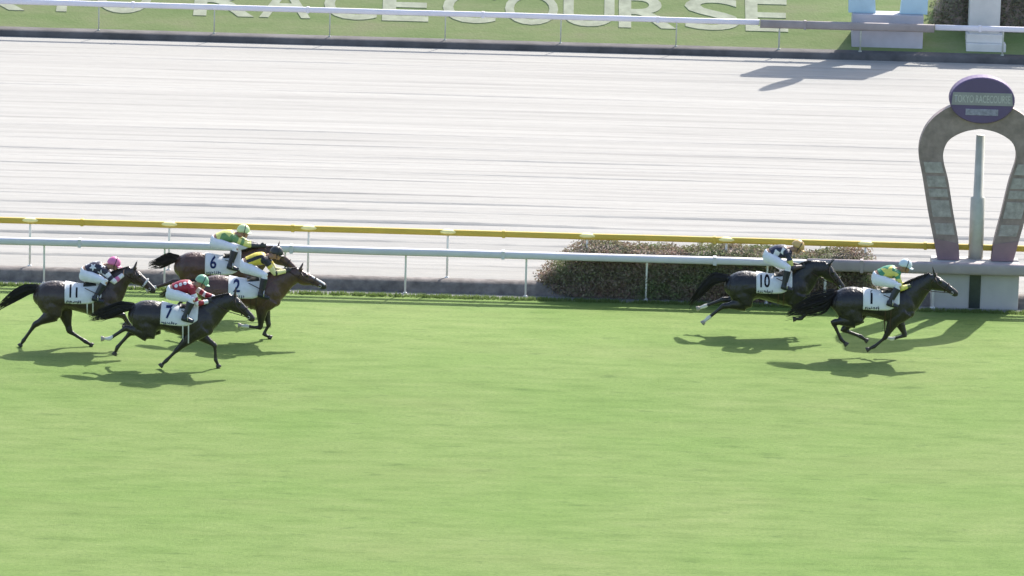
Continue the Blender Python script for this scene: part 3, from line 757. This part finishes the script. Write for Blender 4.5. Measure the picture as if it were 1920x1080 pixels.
    def print_mesh(me, x0, zb, sx, sz, nm, off):
        bm = bmesh.new(); bm.from_mesh(me)
        bmesh.ops.triangulate(bm, faces=bm.faces[:])
        for _ in range(2): bmesh.ops.subdivide_edges(bm, edges=[e for e in bm.edges if e.calc_length() > 0.08], cuts=1, use_grid_fill=True)
        for v in bm.verts: v.co = onside(x0 + v.co.x * sx, zb + v.co.y * sz, off)
        out = bpy.data.meshes.new(nm); bm.to_mesh(out); bm.free(); out.materials.append(ink); return link(nm, out, cl)
    me = text_mesh(str(num), 1.0, 0.022, 0, 0, 3); co = np.array([v.co[:] for v in me.vertices]); mn, mx_ = co.min(0), co.max(0)
    for v in me.vertices: v.co.x -= (mn[0] + mx_[0]) / 2; v.co.y -= mn[1]
    hh = 0.215; sc_ = hh / (mx_[1] - mn[1]); sx_ = sc_ * (0.82 if num >= 10 else 0.95)
    print_mesh(me, -0.075 if num < 10 else -0.065, 0.045, sx_, sc_, 'number', 0.021)
    # row of small unreadable characters below the number
    V, F = [], []; nchar = random.randint(7, 9); ww = 0.30 / nchar
    for i in range(nchar):
        x = -0.215 + (i + 0.5) * ww
        for q in range(3):
            a_ = random.choice((0, 1)); xo = x + random.uniform(-0.25, 0.25) * ww; zo = -0.035 + random.uniform(-0.016, 0.016)
            w_, h_ = (ww * 0.62, 0.012) if a_ else (0.010, 0.045)
            i0 = len(V); V += [onside(xo - w_ / 2, zo - h_ / 2, 0.021 + q * .001), onside(xo + w_ / 2, zo - h_ / 2, 0.021 + q * .001), onside(xo + w_ / 2, zo + h_ / 2, 0.021 + q * .001), onside(xo - w_ / 2, zo + h_ / 2, 0.021 + q * .001)]; F.append((i0, i0 + 1, i0 + 2, i0 + 3))
    nmz = mk('name_lettering', V, F, ink, cl, False); nmz['kind'] = 'stuff'
    # girth straps
    gm = M('girth_white', (0.6, 0.6, 0.6), 0.8, 0.1, 9.0) if S.get('girth', True) else leather
    for xg in (0.20, 0.31):
        V, F = [], []; w = 0.012
        for i in range(25):
            a = 2 * math.pi * i / 24
            for dx in (-w, w):
                c_ = T(xg + dx, -0.04); d = Vector((0, math.sin(a), math.cos(a))); h, nrm, _, _ = bvh.ray_cast(c_ + d * 0.9, -d)
                V.append((h if h is not None else c_ + d * 0.3) + d * (0.012 if abs(a - math.pi) < 1.6 else 0.006))
        for i in range(24): F.append((2 * i, 2 * i + 1, 2 * i + 3, 2 * i + 2))
        mk('girth_strap', V, F, gm, root)
    build_jockey(S, root, X0, Y0, P, T, HP)
    return root

# ------------------------------------------------------------------ jockeys
def seg_dist(P_, a, b):
    a, b = np.array(a), np.array(b); d = b - a; t = np.clip(((P_ - a) @ d) / (d @ d), 0, 1)
    return np.linalg.norm(P_ - (a + np.outer(t, d)), axis=1), t
def star_test(u, v, r, rot=0.0):
    rad = np.hypot(u, v); an = np.arctan2(v, u) + rot; q = np.mod(an, 2 * math.pi / 5) - math.pi / 5
    lim = r * 0.45 / np.cos(np.abs(np.abs(q) - 0.0) * 0.0 + 0.0) ; lim = r * (0.42 + 0.58 * (np.abs(q) / (math.pi / 5)) ** 1.6)
    return rad < lim

def build_jockey(S, horse, X0, Y0, P, T, HP):
    J = S['j']
    root = empty('person', (X0, Y0, 0)); tag(root, J['label'], 'person', 'jockeys riding the horses')
    hip = P(*J['hip']); sho = P(*J['sho']); head = P(*J['head'])
    ax = (sho - hip); TL = ax.length; tx = ax.normalized(); tu = Vector((-tx.z, 0, tx.x))
    sh = {}; arms = {}; legs = {}
    for s in (-1, 1):
        s0 = sho + Vector((0, s * 0.165, 0)) - tu * 0.03
        hx = J['hand'] if s < 0 else J.get('hand2', J['hand'])
        hand = P(*hx, s * 0.085)
        el, hand = two_bone(s0, hand, 0.285, 0.25, Vector((-0.35, s * 0.45, -1.0)))
        arms[s] = (s0, el, hand)
        h0 = hip + Vector((0.02, s * 0.10, -0.02)); foot = P(*J['foot'], s * 0.335)
        kn, foot = two_bone(h0, foot, 0.42, 0.40, Vector((1.0, s * 0.25, 0.25)))
        kn.y = s * 0.30
        legs[s] = (h0, kn, foot)
    nk = sho + tx * 0.05 + tu * 0.02
    hf = Vector((math.cos(R(J.get('look', -18))), 0, math.sin(R(J.get('look', -18))))); hu = Vector((-hf.z, 0, hf.x))
    Q = Matrix((hf, Vector((0, 1, 0)), hu)).transposed()
    def HPt(f, y, u): return head + hf * f + Vector((0, y, 0)) + hu * u
    def torso(V, F, g=0.0, j0=0.0, j1=1.0):
        rows = [(-0.16, 0.00, .10, .07), (-0.06, 0.01, .155, .115), (0.08, 0.015, .165, .125), (0.30, 0.02, .142, .108), (0.55, 0.02, .150, .115), (0.80, 0.005, .170, .118), (0.95, -0.005, .165, .10), (1.06, 0.0, .115, .075), (1.14, 0.01, .06, .05)]
        rows = [r for r in spline(rows, 2) if j0 <= r[0] <= j1]
        loft(V, F, [(hip + ax * r[0] + tu * r[1] + tu * 0.03 * math.sin(max(0, min(1, r[0])) * math.pi), r[2] + g, r[3] + g) for r in rows], n=16)
    def arm(V, F, s, g=0.0, to=1.0, wr=0.0):
        a, e, h = arms[s]; b = sho + Vector((0, s * 0.09, 0)) - tu * 0.01
        sec = [(b, .07 + g, .08 + g), (a, .062 + g, .066 + g), (a.lerp(e, .4), .054 + g, .054 + g), (a.lerp(e, .85), .046 + g, .046 + g), (e, .045 + g, .045 + g), (e.lerp(h, .3), .044 + g, .044 + g), (e.lerp(h, .75), .034 + g, .034 + g), (e.lerp(h, to), .029 + g + wr, .029 + g + wr)]
        loft(V, F, sec, (0, 0.3, 1), 10)
    def leg(V, F, s, g=0.0, part='all'):
        h, kn, ft = legs[s]
        up = [(hip + Vector((-0.02, s * 0.05, -0.01)), .12 + g, .125 + g), (h, .105 + g, .115 + g), (h.lerp(kn, .35), .088 + g, .095 + g), (h.lerp(kn, .8), .066 + g, .07 + g), (kn, .058 + g, .06 + g)]
        lo = [(kn.lerp(ft, -.02), .055 + g, .058 + g), (kn.lerp(ft, .25), .052 + g, .058 + g), (kn.lerp(ft, .6), .042 + g, .046 + g), (kn.lerp(ft, .95), .034 + g, .036 + g)]
        if part in ('all', 'thigh'): loft(V, F, up + ([] if part == 'all' else [(kn.lerp(ft, .22), .052 + g, .056 + g)]), (0, 1, 0), 12)
        if part in ('all', 'shin'):
            loft(V, F, lo if part == 'all' else [(kn.lerp(ft, .16), .056 + g, .060 + g), *lo[1:]], (0, 1, 0), 12)
            d = Vector((1, 0, -0.22)).normalized(); hl_ = ft - d * 0.06
            loft(V, F, [(hl_ + Vector((0, 0, .0)), .030 + g, .034 + g), (ft, .037 + g, .045 + g), (ft + d * 0.07 - Vector((0, 0, .012)), .038 + g, .034 + g), (ft + d * 0.14 - Vector((0, 0, .018)), .036 + g, .024 + g), (ft + d * 0.18 - Vector((0, 0, .02)), .022 + g, .016 + g)], (0, 1, 0), 10)
    # --- one continuous body: torso, neck, head with face, limbs, hands with fingers
    V, F = [], []
    torso(V, F)
    loft(V, F, [(sho - tx * 0.02, .075, .075), (nk, .058, .06), (nk.lerp(HPt(-.02, 0, -.07), .6), .052, .055), (HPt(-.015, 0, -.05), .055, .06)], n=12)
    ball(V, F, HPt(-0.01, 0, 0.015), 0.098, 0.078, 0.10, 14, 10, Q)                     # skull
    ball(V, F, HPt(0.035, 0, -0.055), 0.062, 0.058, 0.062, 12, 8, Q)                    # jaw and chin
    ball(V, F, HPt(0.078, 0, -0.098), 0.020, 0.022, 0.016, 8, 6, Q)
    loft(V, F, [(HPt(.082, 0, .005), .012, .012), (HPt(.102, 0, -.028), .016, .015), (HPt(.092, 0, -.040), .019, .012)], n=8)   # nose
    ball(V, F, HPt(0.086, 0, -0.066), 0.014, 0.026, 0.012, 8, 6, Q)                     # mouth
    for s in (-1, 1):
        ball(V, F, HPt(-0.01, s * 0.078, -0.02), 0.022, 0.013, 0.032, 8, 6, Q)          # ear
        ball(V, F, HPt(0.058, s * 0.048, -0.035), 0.024, 0.018, 0.022, 8, 6, Q)         # cheek bone
        arm(V, F, s); leg(V, F, s)
        a, e, h = arms[s]; fd = (h - e).normalized(); dn = Vector((0.25, 0, -1)); dn = (dn - fd * dn.dot(fd)).normalized(); sd = fd.cross(dn)
        loft(V, F, [(h - fd * 0.01, .024, .030), (h + fd * 0.03, .022, .042), (h + fd * 0.075, .020, .044), (h + fd * 0.092, .014, .038)], sd, 10)
        for i, (o, L) in enumerate(((-0.033, .9), (-0.011, 1.0), (0.011, .95), (0.033, .78))):
            b = h + fd * 0.085 + dn * o * 1.0; inw = Vector((0, -s, 0))
            p1 = b + fd * 0.030 * L + inw * 0.006; p2 = p1 + (inw * 0.9 + fd * 0.15).normalized() * 0.030 * L; p3 = p2 + (-fd * 0.9 + inw * 0.2).normalized() * 0.026 * L
            tube(V, F, [b - fd * 0.02, b, p1, p2, p3], [.0105, .0105, .010, .0095, .008], 7)
        tb = h + fd * 0.02 - dn * 0.036; tube(V, F, [tb, tb + (fd * .6 - dn * .7).normalized() * 0.028, tb + (fd * .6 - dn * .7).normalized() * 0.028 + fd * 0.032 + Vector((0, -s * .012, 0))], [.013, .0115, .009], 7)
    me = fuse(V, F, 0.0085, 2); me.name = 'body'
    me.materials.append(M('skin', (0.36, 0.21, 0.145), 0.55, 0.1, 15.0)); me.materials.append(M('glove_dark', J.get('glove', (0.05, 0.045, 0.05)), 0.7, 0.15, 15.0))
    cc = centers(me); mi = np.zeros(len(cc), int)
    for s in (-1, 1):
        d, _ = seg_dist(cc, arms[s][2] - (arms[s][2] - arms[s][1]).normalized() * 0.012, arms[s][2] + (arms[s][2] - arms[s][1]).normalized() * 0.10); mi[d < 0.10] = 1
    rel = (cc - np.array(head)); mi[(np.abs(rel) < 0.2).all(1) & (mi == 1)] = 0
    me.polygons.foreach_set('material_index', mi.tolist()); link('body', me, root)
    for s in (-1, 1):
        V, F = [], []; ball(V, F, HPt(0.082, s * 0.032, -0.008), 0.010, 0.012, 0.010, 8, 6); mk('eye', V, F, M('eye_dark', (0.01, 0.008, 0.007)), root)
    # --- clothes
    V, F = [], []
    torso(V, F, 0.014, 0.10, 1.07)
    for s in (-1, 1): arm(V, F, s, 0.010, 0.93, 0.004)
    jm = fuse(V, F, 0.0095, 2); jm.name = 'jersey'
    for i, c_ in enumerate(J['cols']): jm.materials.append(M('silk_%s_%d' % (S['num'], i), c_, 0.45, 0.10, 5.0, 0.4, bmp=0.6))
    cc = centers(jm); da = np.full(len(cc), 9.0); ta = np.zeros(len(cc)); low = np.zeros(len(cc), bool)
    for s in (-1, 1):
        a, e, h = arms[s]
        d, t_ = seg_dist(cc, a, e); better = d < da; da = np.where(better, d, da); ta = np.where(better, t_, ta)
        d, t_ = seg_dist(cc, e, h); better = d < da; da = np.where(better, d, da); ta = np.where(better, 1 + t_, ta)
    dt, tt = seg_dist(cc, hip + ax * 0.1 + tu * 0.02, sho - tx * 0.09)
    sleeve = (da < dt * 0.62) | (da < 0.062)
    rel = cc - np.array(hip); u = rel @ np.array(tx); ang = np.arctan2(rel[:, 1], rel @ np.array(tu)); v = ang * 0.15
    jm.polygons.foreach_set('material_index', J['pat'](u, v, sleeve, ta, TL).astype(int).tolist())
    link('jersey', jm, root)
    V, F = [], []; torso(V, F, 0.010, -0.2, 0.16)
    for s in (-1, 1): leg(V, F, s, 0.008, 'thigh')
    bm_ = fuse(V, F, 0.0095, 2); bm_.name = 'breeches'; bm_.materials.append(M('breeches_white', (0.68, 0.69, 0.73), 0.75, 0.05, 9.0, 0.3)); link('breeches', bm_, root)
    for s in (-1, 1):
        V, F = [], []; leg(V, F, s, 0.017, 'shin'); b_ = fuse(V, F, 0.0095, 1); b_.name = 'boot'
        b_.materials.append(M('boot_black', (0.022, 0.024, 0.034), 0.35, 0.2, 9.0)); link('boot', b_, root)
        # stirrup iron and leather hang from the saddle
        ft = legs[s][2]; V, F = [], []
        top = T(0.16, 0.22, s * 0.24); tube(V, F, [top, ft + Vector((0.05, s * 0.06, 0.10))], 0.010, 4); stl = mk('stirrup_leather', V, F, M('tack_leather', (0.05, 0.03, 0.022)), horse)
        V, F = [], []; tube(V, F, [ft + Vector((0.06, 0.062 * math.sin(a), 0.02 + 0.075 * math.cos(a))) for a in np.linspace(0, 6.283, 13)], 0.008, 5); mk('stirrup', V, F, M('steel', (0.55, 0.55, 0.56)), horse)
        # rein
        hnd = arms[s][2]; V, F = [], []; b0 = HP(0.82, 0.10, s * 0.068); md_ = b0.lerp(hnd, 0.5) + Vector((0, s * 0.06, -0.03))
        tube(V, F, [b0, md_, hnd + Vector((0.03, 0, 0.0)), hnd + Vector((0.06, -s * 0.04, -0.03))], 0.008, 5); mk('rein', V, F, M('tack_leather', (0.05, 0.03, 0.022)), horse)
    # helmet with silk cap, peak and goggle strap
    cap = M('cap_%s' % S['num'], J['cap'], 0.42, 0.06, 9.0, 0.45)
    V, F = [], []; rows = 9; n = 22; hc = HPt(-0.012, 0, 0.02)
    rad = lambda p: (0.132, 0.112, 0.128)
    for sh_ in (1.0, 0.93):
        for i in range(rows + 1):
            p = (math.pi * 0.56) * i / rows
            for j in range(n):
                a = 2 * math.pi * j / n; rx, ry, rz = (x * sh_ for x in rad(p))
                q = Vector((rx * math.sin(p) * math.cos(a), ry * math.sin(p) * math.sin(a), rz * math.cos(p) - (0.018 if math.cos(a) < -0.2 else 0.0) * (i / rows) ** 2))
                V.append(hc + Q @ q)
    for l in range(2):
        o = l * (rows + 1) * n
        for i in range(rows):
            for j in range(n): a = o + i * n + j; b = o + i * n + (j + 1) % n; F.append((a, b, b + n, a + n) if l == 0 else (a, a + n, b + n, b))
    for j in range(n): a = rows * n + j; b = rows * n + (j + 1) % n; o = (rows + 1) * n; F.append((a, b, b + o, a + o))
    hel = mk('helmet', V, F, cap, root)
    V, F = [], []
    for dz in (0.0, -0.008):
        for i, rr_ in enumerate((0.118, 0.150, 0.172, 0.178)):
            for j in range(-5, 6):
                a = j / 5 * R(58); w = 1 - 0.35 * (abs(j) / 5) ** 2
                r_ = 0.118 + (rr_ - 0.118) * w; V.append(hc + Q @ Vector((r_ * math.cos(a), r_ * 0.90 * math.sin(a), -0.004 - 0.012 * (i / 3) ** 1.5 - 0.010 * abs(math.sin(a)) + dz)))
    for l in range(2):
        for i in range(3):
            for j in range(10): a = l * 44 + i * 11 + j; F.append((a, a + 1, a + 12, a + 11))
    for j in range(10): a = 33 + j; F.append((a, a + 1, a + 45, a + 44))
    mk('peak', V, F, M('peak_%s' % S['num'], J.get('peak', J['cap']), 0.45, 0.06, 9.0), hel)
    ba = M('strap_dark', (0.03, 0.03, 0.035), 0.6, 0.1, 9.0)
    V, F = [], []; tube(V, F, [hc + Q @ Vector((0.020 + 0.012 * math.cos(a) - 0.02 * math.cos(a), 0.116 * math.cos(a), 0.131 * math.sin(a))) for a in np.linspace(-0.35, math.pi + 0.35, 17)], 0.0075, 5); mk('goggle_strap', V, F, ba, hel)
    V, F = [], []; loft(V, F, [(HPt(.088, -0.062, -.006), .012, .010), (HPt(.098, -0.045, -.008), .014, .020), (HPt(.106, 0, -.006), .010, .016), (HPt(.098, 0.045, -.008), .014, .020), (HPt(.088, 0.062, -.006), .012, .010)], hf, 8)
    mk('goggles', V, F, M('goggle_lens', (0.04, 0.045, 0.05), 0.12, 0.1, 9.0, 0.6), hel)
    V, F = [], []; tube(V, F, [HPt(0.0, -0.088, 0.0), HPt(.03, -.07, -.07), HPt(.055, 0, -.117), HPt(.03, .07, -.07), HPt(0.0, 0.088, 0.0)], 0.007, 5); mk('chin_strap', V, F, ba, hel)

# silk patterns: material index for each face from torso coordinates
def pat11(u, v, sl, ta, TL):
    m_ = np.zeros(len(u))
    for i, (a, b) in enumerate(((.10, -.30), (.20, -.14), (.31, -.29), (.10, .02), (.28, .02), (.40, -.14), (.19, .16), (.30, .30), (.10, .30), (.40, .12))):
        m_[star_test(u - a, v - b, 0.075, i * 0.7)] = 1
    m_[sl & (ta > 0.25)] = 1
    m_[sl & (ta > 0.55) & (ta < 0.8)] = 0
    m_[sl & (ta > 1.2) & (ta < 1.5)] = 2
    return m_
def pat7(u, v, sl, ta, TL):
    m_ = np.zeros(len(u))
    for a in (.13, .22, .31, .40):
        for b in (-0.12, 0.12): m_[(np.hypot(u - a, (v - b)) < 0.034) & ~sl] = 1
    m_[sl & (np.abs(ta - 0.45) < 0.13)] = 1; m_[sl & (np.abs(ta - 0.95) < 0.10)] = 1; m_[sl & (ta > 1.55)] = 1
    return m_
def pat6(u, v, sl, ta, TL):
    m_ = np.zeros(len(u))
    m_[~sl & (np.abs(v) > 0.10) & (np.abs(v) < 0.34) & (np.abs(u - TL * .52) < (np.abs(v) - 0.06) * 0.75)] = 1
    m_[sl & (ta < 0.7) & (np.mod(ta * 2.2, 1) < 0.5)] = 1
    m_[sl & (ta > 1.25)] = 2
    return m_
def pat2(u, v, sl, ta, TL):
    m_ = np.zeros(len(u))
    m_[~sl & (np.abs(np.abs(v) - 0.15) < 0.032)] = 1; m_[~sl & (np.abs(v) > 0.34)] = 1
    m_[sl & (ta < 0.35)] = 1
    m_[sl & (ta > 0.55)] = 2; m_[sl & (np.abs(ta - 1.1) < 0.08)] = 1
    return m_
def pat10(u, v, sl, ta, TL):
    m_ = np.zeros(len(u))
    for a in (.17, .32):
        for b in (-.20, .20): m_[~sl & ((np.abs(u - a) / 0.072 + np.abs(v - b) / 0.085) < 1)] = 1
    m_[sl & (ta > 0.45) & (ta < 0.85)] = 2; m_[sl & (ta > 1.1)] = 3
    return m_
def pat1(u, v, sl, ta, TL):
    m_ = np.zeros(len(u))
    for b in (-.20, .20): m_[star_test(u - TL * .62, v - b, 0.19, 0.3)] = 1
    m_[~sl & (u > TL * .92)] = 0
    m_[sl & (ta > 0.3)] = 1
    m_[sl & (np.abs(ta - 1.75) < 0.16)] = 2
    return m_

NAVY, WHITE, YEL, GREEN = (0.022, 0.026, 0.055), (0.68, 0.68, 0.70), (0.62, 0.52, 0.08), (0.05, 0.20, 0.10)
HORSES = [
 dict(num=6, girth=False, inkn='navy', ink=(0.018, 0.03, 0.10), label='bay horse wearing number 6, farthest of the left group beside the rail', c=(408, 503), yg=592, poll=(521, 463), nose=(559, 503), pitch=1.0,
      fn=((500, 556), (536, 566), (550, 574)), ff=((520, 545), (505, 566), (490, 572)), hn=((311, 528), (285, 541), (270, 549), 'b'), hf=((345, 560), (330, 585), (345, 592), 'm'),
      tail=((318, 484), (300, 491), (284, 496)), coat=(0.080, 0.038, 0.027), hair=(0.03, 0.02, 0.017), socks=('hn', 'fn'), tw=0.08, arch=0.05, ear=0.6,
      j=dict(label='jockey in yellow and green silks with pale lime cap, standing high on number 6', head=(457, 434), sho=(440, 443), hip=(404, 453), foot=(431, 500), hand=(490, 461), look=-12,
             cols=[(0.64, 0.64, 0.20), (0.14, 0.27, 0.10), (0.05, 0.05, 0.06)], pat=pat6, cap=(0.55, 0.66, 0.36), glove=(0.04, 0.04, 0.04))),
 dict(num=2, girth=False, inkn='navy', ink=(0.018, 0.03, 0.10), label='bay horse wearing number 2 with white nose stripe, leading the left group', c=(452, 547), yg=636, poll=(563, 502), nose=(612, 532), pitch=1.0, ear=0.1,
      fn=((489, 607), (458, 611), (438, 609)), ff=((503, 606), (497, 627), (502, 637)), hn=((350, 598), (310, 622), (296, 632), 'b'), hf=((365, 600), (345, 620), (335, 632), 'm'),
      tail=((352, 535), (325, 545), (305, 550)), coat=(0.078, 0.037, 0.027), hair=(0.03, 0.02, 0.017), socks=('hn', 'fn'), blaze=(0.45, 0.92, 0.03), blazey=0.02, tw=0.08,
      j=dict(label='jockey in yellow silks with black stripes and black cap, riding number 2', head=(519, 475), sho=(499, 484), hip=(460, 498), foot=(489, 553), hand=(537, 508), look=-20,
             cols=[(0.66, 0.53, 0.07), (0.02, 0.02, 0.025), (0.66, 0.62, 0.30)], pat=pat2, cap=(0.035, 0.035, 0.04))),
 dict(num=11, label='dark bay horse wearing number 11, last of the field at the left edge', c=(146, 557), yg=651, poll=(253, 499), nose=(304, 553), pitch=2.0, arch=0.05, ear=0.5,
      fn=((262, 592), (245, 612), (232, 615)), ff=((255, 600), (238, 606), (228, 603)), hn=((58, 613), (43, 640), (34, 657), 'b'), hf=((128, 612), (153, 637), (170, 648), 'f'),
      tail=((48, 543), (22, 556), (0, 573)), coat=(0.042, 0.027, 0.023), blaze=(0.2, 0.9, 0.022), noseband=True, tw=0.085,
      j=dict(label='jockey in navy silks with white stars and pink cap, crouching on number 11', head=(214, 495), sho=(195, 502), hip=(160, 513), foot=(178, 560), hand=(232, 514), look=-22,
             cols=[(0.03, 0.028, 0.05), WHITE, (0.55, 0.16, 0.30)], pat=pat11, cap=(0.66, 0.17, 0.36))),
 dict(num=7, inkn='navy', ink=(0.018, 0.03, 0.10), label='dark brown horse wearing number 7, nearest to the camera in the left group', c=(325, 597), yg=690, poll=(441, 550), nose=(476, 591), pitch=-2.0, arch=0.02, ear=1.0,
      fn=((336, 652), (314, 674), (302, 685)), ff=((396, 643), (404, 672), (411, 690)), hn=((221, 611), (201, 638), (176, 635), 'b'), hf=((226, 625), (221, 650), (215, 663), 'm'),
      tail=((225, 576), (198, 586), (173, 592)), coat=(0.020, 0.015, 0.015), socks=('hn',), tw=0.095,
      j=dict(label='jockey in dark red silks with white dots and green cap, riding number 7', head=(379, 529), sho=(360, 537), hip=(322, 548), foot=(346, 597), hand=(391, 565), hand2=(408, 560), look=-28,
             cols=[(0.27, 0.012, 0.03), WHITE], pat=pat7, cap=(0.20, 0.40, 0.27), glove=(0.42, 0.30, 0.24))),
 dict(num=10, girth=False, label='black horse wearing number 10 with tucked head, second in front of the hedge', c=(1440, 538), yg=626, poll=(1556, 492), nose=(1584, 535), pitch=2.0, arch=0.09, ear=0.2, tuck=True,
      fn=((1523, 580), (1505, 595), (1494, 598)), ff=((1530, 572), (1508, 588), (1498, 584)), hn=((1337, 577), (1318, 604), (1306, 616), 'b'), hf=((1328, 562), (1304, 580), (1288, 586), 'b'),
      tail=((1338, 522), (1315, 543), (1296, 566)), coat=(0.012, 0.011, 0.012), socks=('hf', 'hn'), tw=0.085,
      j=dict(label='jockey in navy silks with white diamonds and tan cap, riding number 10', head=(1496, 463), sho=(1477, 471), hip=(1441, 480), foot=(1470, 538), hand=(1504, 500), look=-35,
             cols=[NAVY, WHITE, (0.55, 0.52, 0.14), (0.06, 0.04, 0.04)], pat=pat10, cap=(0.56, 0.36, 0.14))),
 dict(num=1, girth=False, label='black brown leading horse wearing number 1, neck stretched out at the finish post', c=(1640, 569), yg=669, poll=(1752, 511), nose=(1793, 543), pitch=1.0, arch=0.02, ear=1.3,
      fn=((1661, 630), (1645, 645), (1623, 657)), ff=((1699, 632), (1666, 637), (1647, 630)), hn=((1561, 604), (1574, 630), (1583, 642), 'm'), hf=((1586, 614), (1611, 630), (1624, 638), 'f'),
      tail=((1545, 566), (1515, 574), (1480, 587)), coat=(0.013, 0.011, 0.012), socks=('ff',), blaze=(0.18, 0.36, 0.03), tw=0.19,
      j=dict(label='jockey in green and yellow silks with pale blue white cap, riding number 1', head=(1698, 499), sho=(1681, 509), hip=(1645, 521), foot=(1668, 569), hand=(1708, 535), look=-20,
             cols=[(0.06, 0.24, 0.13), (0.66, 0.60, 0.14), (0.10, 0.12, 0.05)], pat=pat1, cap=(0.55, 0.62, 0.66))),
]
for S in HORSES: build_horse(S)
